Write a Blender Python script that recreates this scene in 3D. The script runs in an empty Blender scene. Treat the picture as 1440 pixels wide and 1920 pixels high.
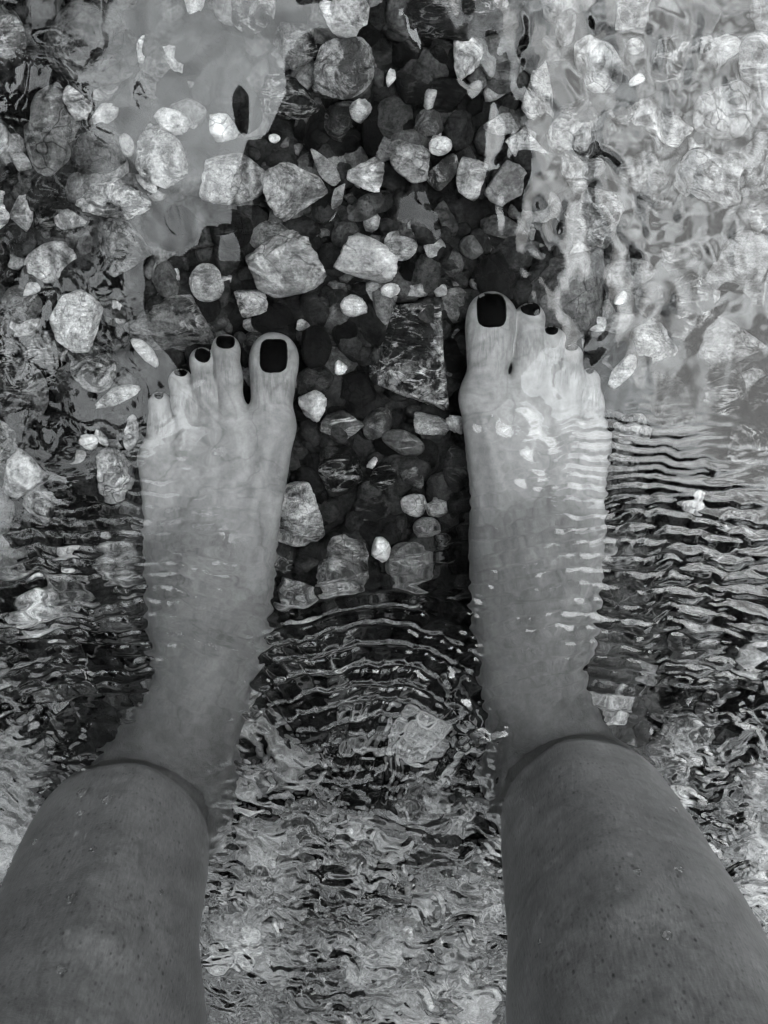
import bpy, math, random
import numpy as np
from mathutils import Vector, Matrix

# ------------------------------------------------------------------ camera
sc = bpy.context.scene
COL = sc.collection
CAM_H, TILT, FPX = 0.70, math.radians(18.2), 2770.0      # lens height over the water, tilt back towards the person
cam_d = bpy.data.cameras.new('camera')
cam_d.sensor_fit = 'VERTICAL'; cam_d.sensor_height = 36.0; cam_d.sensor_width = 27.0
cam_d.lens = FPX / 1920 * 36.0
cam_d.clip_start = 0.01; cam_d.clip_end = 500
cam = bpy.data.objects.new('camera', cam_d); COL.objects.link(cam)
cam.location = (0, 0, CAM_H); cam.rotation_euler = (-TILT, 0, 0)
sc.camera = cam

# ------------------------------------------------------------------ sky and light (bright overcast, black-and-white day)
SUN_DIR = Vector((0.70, 0.06, 1.0)).normalized()
elev = math.asin(SUN_DIR.z); azim = math.atan2(SUN_DIR.x, SUN_DIR.y)
world = bpy.data.worlds.new('World'); sc.world = world
world.use_nodes = True
nt = world.node_tree; nt.nodes.clear()
def N(tree, t, **kw):
    n = tree.nodes.new(t)
    for k, v in kw.items(): setattr(n, k, v)
    return n
def math_node(tree, op, a, b=None, c=None, clamp=False):
    n = tree.nodes.new('ShaderNodeMath'); n.operation = op; n.use_clamp = clamp
    for i, v in enumerate((a, b, c)):
        if v is None: continue
        if isinstance(v, (int, float)): n.inputs[i].default_value = v
        else: tree.links.new(v, n.inputs[i])
    return n.outputs[0]
L = nt.links.new
sky = N(nt, 'ShaderNodeTexSky', sky_type='NISHITA', sun_disc=False, sun_elevation=elev, sun_rotation=azim)
sky.air_density = 1.0; sky.dust_density = 1.5
bw = N(nt, 'ShaderNodeRGBToBW'); L(sky.outputs[0], bw.inputs[0])
tc = N(nt, 'ShaderNodeTexCoord')
nrm = N(nt, 'ShaderNodeVectorMath', operation='NORMALIZE'); L(tc.outputs['Generated'], nrm.inputs[0])
dot = N(nt, 'ShaderNodeVectorMath', operation='DOT_PRODUCT'); L(nrm.outputs[0], dot.inputs[0]); dot.inputs[1].default_value = (0, 0, 1)
d0 = math_node(nt, 'MAXIMUM', dot.outputs['Value'], 0.0)
glow = math_node(nt, 'POWER', d0, 0.8)                         # overcast: the cloud is thinnest and brightest overhead
CLOUD_AT = (8.8, 8.8, 1.5)
cl = N(nt, 'ShaderNodeTexNoise'); cl.inputs['Scale'].default_value = 9.0; cl.inputs['Detail'].default_value = 6.0
cl.inputs['Roughness'].default_value = 0.55; cl.inputs['Distortion'].default_value = 0.6
cof = N(nt, 'ShaderNodeVectorMath', operation='ADD'); L(nrm.outputs[0], cof.inputs[0]); cof.inputs[1].default_value = CLOUD_AT; L(cof.outputs[0], cl.inputs['Vector'])
cr = N(nt, 'ShaderNodeMapRange'); cr.inputs['From Min'].default_value = 0.36; cr.inputs['From Max'].default_value = 0.64
cr.inputs['To Min'].default_value = 0.2; cr.inputs['To Max'].default_value = 1.75; L(cl.outputs[0], cr.inputs['Value'])
body = math_node(nt, 'MULTIPLY_ADD', glow, 8.0, 1.5)
amt = math_node(nt, 'MULTIPLY', body, cr.outputs[0])
lum = math_node(nt, 'MULTIPLY', math_node(nt, 'POWER', bw.outputs[0], 0.45), amt)     # cloud evens out the clear-sky falloff
tint = N(nt, 'ShaderNodeVectorMath', operation='SCALE'); tint.inputs[0].default_value = (0.955, 1.0, 1.02)
L(lum, tint.inputs['Scale'])
bg = N(nt, 'ShaderNodeBackground'); L(tint.outputs[0], bg.inputs['Color']); bg.inputs['Strength'].default_value = 0.15
wo = N(nt, 'ShaderNodeOutputWorld'); L(bg.outputs[0], wo.inputs['Surface'])
sun_d = bpy.data.lights.new('sun', 'SUN'); sun_d.energy = 0.9; sun_d.angle = math.radians(60); sun_d.color = (1.0, 0.99, 0.97)
sun = bpy.data.objects.new('sun', sun_d); COL.objects.link(sun)
sun.rotation_euler = SUN_DIR.to_track_quat('Z', 'Y').to_euler()

sc.view_settings.view_transform = 'Standard'; sc.view_settings.look = 'None'
sc.view_settings.exposure = 1.65; sc.view_settings.gamma = 1.0
sc.render.engine = 'CYCLES'
cy = sc.cycles
cy.max_bounces = 10; cy.diffuse_bounces = 3; cy.glossy_bounces = 4; cy.transmission_bounces = 8; cy.transparent_max_bounces = 8
cy.caustics_refractive = True; cy.caustics_reflective = True; cy.blur_glossy = 0.0
cy.sample_clamp_indirect = 12.0
cy.use_denoising = True
try: cy.denoiser = 'OPENIMAGEDENOISE'
except Exception: pass

# ------------------------------------------------------------------ measuring helpers
BED = -0.105
IOR = 1.40
ct, st = math.cos(TILT), math.sin(TILT)
def ray(px, py):
    u = (np.asarray(px, float) - 720) / FPX; v = (960 - np.asarray(py, float)) / FPX
    d = np.stack([u, v * ct - st, -v * st - ct], -1)
    return d / np.linalg.norm(d, axis=-1, keepdims=True)
def P(px, py, z):
    """the point at height z that is seen at photograph position (px, py), looking through still water when z < 0"""
    d = ray(px, py)
    if z >= 0:
        t = (z - CAM_H) / d[..., 2]
        return np.array([0, 0, CAM_H]) + d * t[..., None]
    t = -CAM_H / d[..., 2]
    p = np.array([0, 0, CAM_H]) + d * t[..., None]
    h = d[..., :2] / IOR
    dz = -np.sqrt(1 - (h ** 2).sum(-1))
    t2 = z / dz
    return np.concatenate([p[..., :2] + h * t2[..., None], np.full(p.shape[:-1] + (1,), z)], -1)
def scale_at(px, py, z):
    a = P(px - 1, py, z); b = P(px + 1, py, z); c = P(px, py - 1, z); d = P(px, py + 1, z)
    return float(np.linalg.norm(b - a) / 2), float(np.linalg.norm(d - c) / 2)

rng = np.random.default_rng(7)
def tag(o, label=None, cat=None, group=None, kind=None):
    if label: o['label'] = label
    if cat: o['category'] = cat
    if group: o['group'] = group
    if kind: o['kind'] = kind
    return o
def mesh_obj(name, verts, faces, mat, parent=None, smooth=True):
    me = bpy.data.meshes.new(name)
    verts = np.asarray(verts, np.float32); faces = np.asarray(faces, np.int32)
    n = faces.shape[1]
    me.vertices.add(len(verts)); me.vertices.foreach_set('co', verts.ravel())
    me.loops.add(faces.size); me.loops.foreach_set('vertex_index', faces.ravel())
    me.polygons.add(len(faces)); me.polygons.foreach_set('loop_start', np.arange(0, faces.size, n, dtype=np.int32))
    me.polygons.foreach_set('use_smooth', np.full(len(faces), smooth))
    me.update(calc_edges=True); me.validate()
    if mat: me.materials.append(mat)
    o = bpy.data.objects.new(name, me); COL.objects.link(o)
    if parent: o.parent = parent
    return o
def set_attr(o, name, vals):
    a = o.data.attributes.new(name, 'FLOAT', 'POINT'); a.data.foreach_set('value', np.asarray(vals, np.float32))

# gradient noise
_perm = np.random.default_rng(11).permutation(256); _perm = np.concatenate([_perm, _perm, _perm])
_ga = np.random.default_rng(12).random(256) * 2 * np.pi
def pn(x, y, seed=0):
    x = x + seed * 17.31; y = y + seed * 9.77
    xi = np.floor(x).astype(int); yi = np.floor(y).astype(int); xf = x - xi; yf = y - yi
    def g(ix, iy, fx, fy):
        a = _ga[_perm[_perm[ix & 255] + (iy & 255)]]
        return np.cos(a) * fx + np.sin(a) * fy
    u = xf ** 3 * (xf * (xf * 6 - 15) + 10); v = yf ** 3 * (yf * (yf * 6 - 15) + 10)
    a = g(xi, yi, xf, yf); b = g(xi + 1, yi, xf - 1, yf); c = g(xi, yi + 1, xf, yf - 1); d = g(xi + 1, yi + 1, xf - 1, yf - 1)
    return (a + u * (b - a)) * (1 - v) + (c + u * (d - c)) * v * 1.0
def _perlin_fix(a, b, c, d, u, v): return 0
def fbm(x, y, seed=0, octv=4, gain=.5):
    s = 0; a = 1; f = 1
    for i in range(octv):
        s = s + a * pn(x * f, y * f, seed + i); a *= gain; f *= 2.03
    return s

# ------------------------------------------------------------------ materials
def new_mat(name):
    m = bpy.data.materials.new(name); m.use_nodes = True; m.node_tree.nodes.clear()
    return m, m.node_tree
def finish(t, bsdf):
    o = t.nodes.new('ShaderNodeOutputMaterial'); t.links.new(bsdf.outputs[0], o.inputs['Surface'])
def noise(t, vec, scale, detail=4, rough=.55, dist=0.0):
    n = t.nodes.new('ShaderNodeTexNoise'); n.inputs['Scale'].default_value = scale; n.inputs['Detail'].default_value = detail
    n.inputs['Roughness'].default_value = rough; n.inputs['Distortion'].default_value = dist
    if vec is not None: t.links.new(vec, n.inputs['Vector'])
    return n.outputs[0]
def maprange(t, v, a, b, c, d):
    n = t.nodes.new('ShaderNodeMapRange'); n.inputs['From Min'].default_value = a; n.inputs['From Max'].default_value = b
    for s, x in (('To Min', c), ('To Max', d)):
        if isinstance(x, (int, float)): n.inputs[s].default_value = x
        else: t.links.new(x, n.inputs[s])
    t.links.new(v, n.inputs['Value']); return n.outputs[0]
def grey(t, v):
    n = t.nodes.new('ShaderNodeCombineColor')
    for i in range(3): t.links.new(v, n.inputs[i])
    return n.outputs[0]
def mixf(t, f, a, b):
    n = t.nodes.new('ShaderNodeMix'); n.data_type = 'FLOAT'
    for s, x in ((0, f), (2, a), (3, b)):
        if isinstance(x, (int, float)): n.inputs[s].default_value = x
        else: t.links.new(x, n.inputs[s])
    return n.outputs[0]
def bump(t, h, strength, dist):
    n = t.nodes.new('ShaderNodeBump'); n.inputs['Strength'].default_value = strength; n.inputs['Distance'].default_value = dist
    t.links.new(h, n.inputs['Height']); return n.outputs[0]

def stone_mat():
    """object colour: R = base tone, G = pale veins, B = dark specks, A = pale crust"""
    m, t = new_mat('stone')
    oi = t.nodes.new('ShaderNodeObjectInfo'); sep = t.nodes.new('ShaderNodeSeparateColor'); t.links.new(oi.outputs['Color'], sep.inputs[0])
    tcn = t.nodes.new('ShaderNodeTexCoord')
    rnd = math_node(t, 'MULTIPLY', oi.outputs['Random'], 37.0)
    add = N(t, 'ShaderNodeVectorMath', operation='ADD'); t.links.new(tcn.outputs['Object'], add.inputs[0]); t.links.new(rnd, add.inputs[1])
    v = add.outputs[0]
    rs = N(t, 'ShaderNodeVectorMath', operation='SCALE'); t.links.new(v, rs.inputs[0]); t.links.new(maprange(t, oi.outputs['Random'], 0, 1, .5, 1.5), rs.inputs['Scale']); v = rs.outputs[0]
    base, vein, spk, crust = sep.outputs[0], sep.outputs[1], sep.outputs[2], oi.outputs['Alpha']
    mott = maprange(t, noise(t, v, 80, 10, .74, .6), .32, .68, .10, 1.9)
    patch = maprange(t, noise(t, v, 26, 5, .6, 1.0), .40, .60, .35, 1.55)
    r2 = math_node(t, 'FRACT', math_node(t, 'MULTIPLY', oi.outputs['Random'], 7.31)); r3 = math_node(t, 'FRACT', math_node(t, 'MULTIPLY', oi.outputs['Random'], 23.7))
    c = math_node(t, 'MULTIPLY', base, mixf(t, maprange(t, r2, 0, 1, .25, 1.0), 1.0, mott))
    c = math_node(t, 'MULTIPLY', c, mixf(t, maprange(t, r3, 0, 1, .2, 1.0), 1.0, patch))
    wt = t.nodes.new('ShaderNodeTexWave'); wt.inputs['Scale'].default_value = 34; wt.inputs['Distortion'].default_value = 7; wt.inputs['Detail'].default_value = 5; wt.inputs['Detail Scale'].default_value = 1.6
    t.links.new(v, wt.inputs['Vector'])
    c = math_node(t, 'MULTIPLY', c, mixf(t, maprange(t, r3, .55, .8, 0.0, .75), 1.0, maprange(t, wt.outputs['Fac'], 0, 1, .35, 1.45)))
    # veins: thin ridges of a warped noise, bent along one direction of the stone
    mp = t.nodes.new('ShaderNodeMapping'); mp.inputs['Scale'].default_value = (1, 2.6, 1.6); mp.inputs['Rotation'].default_value = (.3, .5, .7)
    t.links.new(v, mp.inputs['Vector'])
    r1 = noise(t, mp.outputs[0], 45, 6, .6, 1.2)
    rid = math_node(t, 'ABSOLUTE', math_node(t, 'SUBTRACT', r1, .5))
    vf = math_node(t, 'MULTIPLY', math_node(t, 'MULTIPLY', maprange(t, rid, .0, .045, 1.0, 0.0), maprange(t, noise(t, v, 120, 4, .6), .42, .62, 0.0, 1.0)), vein)
    c = mixf(t, vf, c, .6)
    ms = t.nodes.new('ShaderNodeMapping'); ms.inputs['Scale'].default_value = (1, 5.5, 2.2); ms.inputs['Rotation'].default_value = (.2, .4, 1.1)
    t.links.new(v, ms.inputs['Vector'])
    stk = maprange(t, noise(t, ms.outputs[0], 60, 8, .7, .9), .36, .64, .15, 2.3)
    c = math_node(t, 'MULTIPLY', c, mixf(t, vein, 1.0, stk))
    # crust in patches
    cf = maprange(t, noise(t, v, 48, 9, .74, 1.0), .47, .54, 0.0, crust)
    c = mixf(t, cf, c, maprange(t, noise(t, v, 230, 6, .7), .34, .66, .2, 1.0))
    # cracks
    vo = t.nodes.new('ShaderNodeTexVoronoi'); vo.feature = 'DISTANCE_TO_EDGE'; vo.inputs['Scale'].default_value = 95
    wv = N(t, 'ShaderNodeVectorMath', operation='ADD'); t.links.new(v, wv.inputs[0])
    nz = t.nodes.new('ShaderNodeTexNoise'); nz.inputs['Scale'].default_value = 60; t.links.new(v, nz.inputs['Vector'])
    sc_ = N(t, 'ShaderNodeVectorMath', operation='SCALE'); t.links.new(nz.outputs['Color'], sc_.inputs[0]); sc_.inputs['Scale'].default_value = .03
    t.links.new(sc_.outputs[0], wv.inputs[1]); t.links.new(wv.outputs[0], vo.inputs['Vector'])
    crk = maprange(t, vo.outputs['Distance'], 0.0, .035, 0.0, 1.0)
    gate = maprange(t, noise(t, v, 40, 3), .5, .62, 0.0, .75)
    c = math_node(t, 'MULTIPLY', c, mixf(t, gate, 1.0, crk))
    # specks
    sn = maprange(t, noise(t, v, 420, 3, .6), .56, .64, 0.0, 1.0)
    c = math_node(t, 'MULTIPLY', c, mixf(t, math_node(t, 'MULTIPLY', sn, spk), 1.0, .25))
    fine = maprange(t, noise(t, v, 900, 4, .7), .3, .7, .65, 1.35)
    c = math_node(t, 'MULTIPLY', math_node(t, 'MULTIPLY', c, fine), 1.0)
    b = t.nodes.new('ShaderNodeBsdfPrincipled')
    t.links.new(grey(t, c), b.inputs['Base Color']); b.inputs['Roughness'].default_value = .6; b.inputs['Specular IOR Level'].default_value = .03     # under water a stone hardly shines
    hh = math_node(t, 'ADD', math_node(t, 'MULTIPLY', mott, .6), math_node(t, 'ADD', math_node(t, 'MULTIPLY', crk, .3), math_node(t, 'MULTIPLY', cf, .8)))
    t.links.new(bump(t, hh, 1.0, .0022), b.inputs['Normal'])
    finish(t, b); return m
STONE = stone_mat()

def bed_mat(name, attr=True):
    m, t = new_mat(name)
    tcn = t.nodes.new('ShaderNodeTexCoord'); v = tcn.outputs['Object']
    n1 = maprange(t, noise(t, v, 90, 10, .74, .6), .34, .66, .15, 2.1)
    n2 = maprange(t, noise(t, v, 500, 5, .7), .35, .65, .5, 1.5)
    if attr:
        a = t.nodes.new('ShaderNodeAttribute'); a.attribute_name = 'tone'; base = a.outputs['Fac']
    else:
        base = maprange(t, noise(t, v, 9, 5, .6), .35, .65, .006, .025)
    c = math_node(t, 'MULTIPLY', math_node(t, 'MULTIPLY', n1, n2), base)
    vn = math_node(t, 'ABSOLUTE', math_node(t, 'SUBTRACT', noise(t, v, 60, 6, .65, 1.5), .5))
    c = math_node(t, 'ADD', c, math_node(t, 'MULTIPLY', maprange(t, vn, 0, .02, .10, 0.0), base))
    b = t.nodes.new('ShaderNodeBsdfPrincipled'); t.links.new(grey(t, c), b.inputs['Base Color'])
    b.inputs['Roughness'].default_value = .8; b.inputs['Specular IOR Level'].default_value = .02
    t.links.new(bump(t, n1, .7, .0015), b.inputs['Normal'])
    finish(t, b); return m
BEDM = bed_mat('silt', False); GRAV = bed_mat('gravel', True)

def skin_mat():
    m, t = new_mat('skin')
    tcn = t.nodes.new('ShaderNodeTexCoord'); v = tcn.outputs['Object']
    big = maprange(t, noise(t, v, 34, 6, .65, .6), .34, .66, .74, 1.22)
    mid = maprange(t, noise(t, v, 210, 6, .7), .34, .66, .84, 1.16)
    mp = t.nodes.new('ShaderNodeMapping'); mp.inputs['Scale'].default_value = (1, 1, .16); t.links.new(v, mp.inputs['Vector'])
    streak = noise(t, mp.outputs[0], 900, 3, .6)
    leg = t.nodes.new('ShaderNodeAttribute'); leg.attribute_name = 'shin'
    crease = t.nodes.new('ShaderNodeAttribute'); crease.attribute_name = 'crease'
    sz = t.nodes.new('ShaderNodeSeparateXYZ'); t.links.new(v, sz.inputs[0])
    DRY = maprange(t, sz.outputs[2], -.03, .01, 0.0, 1.0)                # hair and freckles belong to the shins, the feet are smooth
    stf = mixf(t, DRY, 1.0, maprange(t, streak, .3, .7, .78, 1.22))
    mpc = t.nodes.new('ShaderNodeMapping'); mpc.inputs['Scale'].default_value = (1, .14, .3); mpc.inputs['Rotation'].default_value = (0, 0, .12)
    t.links.new(v, mpc.inputs['Vector'])
    CN = noise(t, mpc.outputs[0], 620, 3, .55, .7)
    c = math_node(t, 'MULTIPLY', math_node(t, 'MULTIPLY', big, mid), stf)
    # hair follicles and freckles on the shins
    def dots(scale, size, dark, seed, thresh):
        mp2 = t.nodes.new('ShaderNodeMapping'); mp2.inputs['Scale'].default_value = (1, 1, .5); mp2.inputs['Location'].default_value = (seed, seed * .7, seed * .3)
        t.links.new(v, mp2.inputs['Vector'])
        vo = t.nodes.new('ShaderNodeTexVoronoi'); vo.inputs['Scale'].default_value = scale; t.links.new(mp2.outputs[0], vo.inputs['Vector'])
        sepc = t.nodes.new('ShaderNodeSeparateColor'); t.links.new(vo.outputs['Color'], sepc.inputs[0])
        on = math_node(t, 'GREATER_THAN', sepc.outputs[0], thresh)
        dm = maprange(t, vo.outputs['Distance'], size * .35, size, 1.0, 0.0)
        f = math_node(t, 'MULTIPLY', math_node(t, 'MULTIPLY', dm, on), DRY)
        return math_node(t, 'MULTIPLY', f, math_node(t, 'MULTIPLY', sepc.outputs[1], dark))
    for s_, z_, d_, sd, th in ((260, .26, .85, 0.0, .3), (400, .30, .75, 2.1, .3)):
        c = math_node(t, 'MULTIPLY', c, math_node(t, 'SUBTRACT', 1.0, dots(s_, z_, d_, sd, th)))
    pale = dots(130, .24, .8, 4.4, .6)
    c = math_node(t, 'MULTIPLY', c, math_node(t, 'ADD', 1.0, pale))
    vnl = math_node(t, 'ABSOLUTE', math_node(t, 'SUBTRACT', noise(t, v, 22, 3, .5, .8), .5))
    c = math_node(t, 'MULTIPLY', c, maprange(t, vnl, .0, .022, .80, 1.0))
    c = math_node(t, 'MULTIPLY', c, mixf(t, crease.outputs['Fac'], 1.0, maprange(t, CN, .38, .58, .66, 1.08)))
    c = math_node(t, 'MULTIPLY', c, maprange(t, leg.outputs['Fac'], 0.0, 1.0, SKIN_TONE, SKIN_TONE * .37))   # shade painted into the skin: ankles and shins darker than the feet
    b = t.nodes.new('ShaderNodeBsdfPrincipled'); t.links.new(grey(t, c), b.inputs['Base Color'])
    b.inputs['Roughness'].default_value = .4; t.links.new(maprange(t, DRY, 0, 1, .05, .5), b.inputs['Specular IOR Level'])     # wet sheen above the water
    b.inputs['Subsurface Weight'].default_value = .0
    cb = math_node(t, 'MULTIPLY', CN, crease.outputs['Fac'])
    h = math_node(t, 'ADD', math_node(t, 'MULTIPLY', noise(t, v, 620, 4, .6), .22), math_node(t, 'MULTIPLY', cb, 1.4))
    h = math_node(t, 'ADD', h, math_node(t, 'MULTIPLY', math_node(t, 'MULTIPLY', streak, leg.outputs['Fac']), .35))
    t.links.new(bump(t, h, .75, .0011), b.inputs['Normal'])
    finish(t, b); return m
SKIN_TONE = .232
SKIN = skin_mat()
def plain(name, tone, rough=.6, spec=.3, ns=0):
    m, t = new_mat(name)
    b = t.nodes.new('ShaderNodeBsdfPrincipled'); b.inputs['Roughness'].default_value = rough; b.inputs['Specular IOR Level'].default_value = spec
    if ns:
        tcn = t.nodes.new('ShaderNodeTexCoord'); n = noise(t, tcn.outputs['Object'], ns, 4)
        t.links.new(grey(t, maprange(t, n, .3, .7, tone * .7, tone * 1.3)), b.inputs['Base Color']); t.links.new(bump(t, n, .4, .001), b.inputs['Normal'])
    else: b.inputs['Base Color'].default_value = (tone, tone, tone, 1)
    finish(t, b); return m
NAIL = plain('nail_polish', .0015, .6, .02, 600)
CLOTH = plain('dark_cloth', .02, .9, .1, 400)
HAIR = plain('hair', .012, .6, .3, 300)
PHONE = plain('phone_shell', .01, .4, .3)
def water_mat():
    m, t = new_mat('water')
    b = t.nodes.new('ShaderNodeBsdfPrincipled')
    b.inputs['Base Color'].default_value = (1, 1, 1, 1); b.inputs['Roughness'].default_value = 0.0
    b.inputs['IOR'].default_value = IOR; b.inputs['Transmission Weight'].default_value = 1.0
    finish(t, b); return m
WATER = water_mat()

# ------------------------------------------------------------------ signed distance modelling of the person
def sub(p, a): return p - np.asarray(a, np.float32)
def rcone(p, a, b, r1, r2, flat=1.0):
    """tapered round limb from a to b; flat < 1 squashes it in height"""
    a = np.asarray(a, np.float32); b = np.asarray(b, np.float32)
    pa = p - a; ba = b - a
    if flat != 1.0:
        s = np.array([1, 1, 1 / flat], np.float32); pa = pa * s; ba = ba * s
    t = np.clip(pa @ ba / float(ba @ ba), 0, 1)
    return np.linalg.norm(pa - t[:, None] * ba, axis=1) - (r1 + (r2 - r1) * t)
def ell(p, c, r):
    r = np.asarray(r, np.float32); q = (p - np.asarray(c, np.float32))
    k0 = np.linalg.norm(q / r, axis=1); k1 = np.linalg.norm(q / (r * r), axis=1) + 1e-9
    return k0 * (k0 - 1) / k1
def smin(a, b, k):
    h = np.clip(.5 + .5 * (b - a) / k, 0, 1)
    return b * (1 - h) + a * h - k * h * (1 - h)
def surface(f, lo, hi, h, block=8):
    """surface nets over the blocks that can hold the surface; returns verts, quads"""
    lo = np.asarray(lo, float); n = np.ceil((np.asarray(hi) - lo) / (h * block)).astype(int) * block + 1
    F = np.full(n, 1.0, np.float32)
    nb = (n - 1) // block
    cen = np.stack(np.meshgrid(*[np.arange(k) for k in nb], indexing='ij'), -1).reshape(-1, 3)
    pc = (lo + (cen * block + block / 2) * h).astype(np.float32)
    d = np.concatenate([f(c) for c in np.array_split(pc, max(1, len(pc) // 200000))])
    inside = d < 0
    near = np.abs(d) < h * block * 1.05
    Fb = np.where(inside, -1.0, 1.0).astype(np.float32)
    for idx in np.nonzero(inside & ~near)[0]:
        i, j, k = cen[idx] * block; F[i:i + block + 1, j:j + block + 1, k:k + block + 1] = -1.0
    loc = np.stack(np.meshgrid(*[np.arange(block + 1)] * 3, indexing='ij'), -1).reshape(-1, 3)
    ids = np.nonzero(near)[0]
    for chunk in np.array_split(ids, max(1, len(ids) // 300)):
        g = (cen[chunk][:, None, :] * block + loc[None]).reshape(-1, 3)
        F[g[:, 0], g[:, 1], g[:, 2]] = f((lo + g * h).astype(np.float32))
    S = F < 0
    c = np.zeros(n - 1, np.int8)
    for dx in (0, 1):
        for dy in (0, 1):
            for dz in (0, 1):
                c += S[dx:n[0] - 1 + dx, dy:n[1] - 1 + dy, dz:n[2] - 1 + dz]
    act = (c > 0) & (c < 8)
    ijk = np.argwhere(act)
    vid = np.full(n - 1, -1, np.int32); vid[act] = np.arange(len(ijk))
    acc = np.zeros((len(ijk), 3)); cnt = np.zeros(len(ijk))
    corners = [(a, b, e) for a in (0, 1) for b in (0, 1) for e in (0, 1)]
    for a in corners:
        for ax in range(3):
            if a[ax]: continue
            b = list(a); b[ax] = 1
            va = F[ijk[:, 0] + a[0], ijk[:, 1] + a[1], ijk[:, 2] + a[2]]; vb = F[ijk[:, 0] + b[0], ijk[:, 1] + b[1], ijk[:, 2] + b[2]]
            m = (va < 0) != (vb < 0)
            t = np.where(m, va / np.where(m, va - vb, 1), 0)
            pt = np.tile(np.array(a, float), (len(ijk), 1)); pt[:, ax] += t
            acc[m] += pt[m]; cnt[m] += 1
    V = lo + (ijk + acc / cnt[:, None]) * h
    quads = []
    for ax in range(3):
        a1, a2 = [(1, 2), (2, 0), (0, 1)][ax]
        sl0 = [slice(None)] * 3; sl1 = [slice(None)] * 3
        sl0[ax] = slice(0, n[ax] - 1); sl1[ax] = slice(1, n[ax])
        A = S[tuple(sl0)]; B = S[tuple(sl1)]
        e = np.argwhere(A != B)
        e = e[(e[:, a1] > 0) & (e[:, a2] > 0) & (e[:, a1] < n[a1] - 1) & (e[:, a2] < n[a2] - 1)]
        sgn = A[tuple(e.T)]
        q = []
        for o1, o2 in ((-1, -1), (0, -1), (0, 0), (-1, 0)):
            t = e.copy(); t[:, a1] += o1; t[:, a2] += o2
            q.append(vid[tuple(t.T)])
        q = np.stack(q, 1); q[~sgn] = q[~sgn][:, ::-1]
        quads.append(q)
    Q = np.concatenate(quads); Q = Q[(Q >= 0).all(1)]
    # pull the points exactly onto the surface
    Vf = V.astype(np.float32); e = h * .4
    for _ in range(2):
        d = f(Vf); g = np.stack([f(Vf + np.eye(3, dtype=np.float32)[i] * e) - f(Vf - np.eye(3, dtype=np.float32)[i] * e) for i in range(3)], 1) / (2 * e)
        gl = (g ** 2).sum(1); step = np.clip(d / np.maximum(gl, .2), -h, h)
        Vf = (Vf - g * step[:, None]).astype(np.float32)
    return Vf, Q

# toes: (tip centre px, r), (middle px, r), (knuckle at the ball px, r), heights above the bed
LEFT = dict(
    toes=[dict(pts=[(514, 668, 41, .0125), (511, 725, 36, .017), (507, 800, 46, .021)], flat=.86),
          dict(pts=[(424, 655, 25, .0105), (428, 705, 22.5, .0165), (440, 800, 30, .020)], flat=.95),
          dict(pts=[(379, 677, 22, .0100), (384, 725, 22, .0155), (402, 815, 29, .0185)], flat=.95),
          dict(pts=[(339, 714, 20, .0095), (349, 755, 23, .0145), (356, 832, 28, .017)], flat=.95),
          dict(pts=[(300, 756, 19, .0090), (304, 795, 22, .0125), (296, 858, 36, .0155)], flat=.95)],
    meta=[((507, 800, 46, .021), (425, 1170, 70, .032)), ((440, 800, 30, .021), (405, 1150, 66, .034)), ((402, 815, 29, .0195), (390, 1150, 64, .032)),
          ((356, 832, 30, .0175), (365, 1150, 62, .028)), ((294, 862, 34, .0155), (340, 1190, 52, .022))],
    mid=[((388, 1060, 90, .032), (378, 1290, 92, .043)), ((378, 1290, 92, .043), (312, 1440, 108, .056)), ((312, 1440, 108, .056), (238, 1568, 142, .082))],
    shin=[(226, 1594, .014, 166), (180, 1740, .075, 182), (120, 1915, .165, 212)],
    nails=[(513, 667, 25.5, 29, .0, 3.6), (423, 643, 18, 10.5, .05, 2.6), (380, 667, 15, 11.5, .35, 2.4), (338, 697, 13, 9, .2, 2.4), (298, 741, 9, 7, .3, 2.2)],
    tend=[((500, 820), (420, 1200)), ((435, 830), (395, 1160)), ((398, 840), (385, 1150))], sx=-1)
RIGHT = dict(
    toes=[dict(pts=[(922, 594, 44, .0130), (918, 660, 38, .017), (908, 745, 45, .021)], flat=.86),
          dict(pts=[(993, 598, 28, .0110), (990, 660, 25, .0165), (978, 755, 31, .020)], flat=.95),
          dict(pts=[(1034, 636, 22, .0100), (1033, 685, 22, .0155), (1022, 775, 30, .0185)], flat=.95),
          dict(pts=[(1072, 668, 20, .0095), (1071, 710, 22, .0145), (1064, 795, 29, .017)], flat=.95),
          dict(pts=[(1106, 712, 18, .0090), (1108, 755, 21, .0125), (1108, 825, 36, .0155)], flat=.95)],
    meta=[((908, 745, 45, .021), (975, 1150, 72, .032)), ((978, 755, 31, .021), (995, 1150, 66, .034)), ((1022, 775, 30, .0195), (1005, 1150, 64, .032)),
          ((1064, 795, 31, .0175), (1025, 1150, 64, .028)), ((1108, 828, 35, .0155), (1060, 1190, 54, .022))],
    mid=[((1004, 1040, 100, .034), (1000, 1280, 100, .044)), ((1000, 1280, 100, .044), (1040, 1420, 108, .058)), ((1040, 1405, 108, .058), (1090, 1515, 134, .080))],
    shin=[(1100, 1540, .012, 158), (1184, 1740, .095, 214), (1222, 1905, .170, 250)],
    nails=[(922, 583, 28, 29.5, .0, 3.6), (995, 580, 18, 10, .15, 2.6), (1036, 618, 13, 10, .0, 2.4), (1071, 650, 13, 8, .0, 2.4), (1108, 694, 9, 7, -.2, 2.2)],
    tend=[((915, 770), (985, 1190)), ((980, 785), (1000, 1160)), ((1020, 800), (1005, 1150))], sx=1)
def knot(px, py, r, zb):
    z = BED + zb if zb < .2 else zb
    s = scale_at(px, py, min(z, -1e-4))[0]
    return P(px, py, z), r * s
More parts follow.
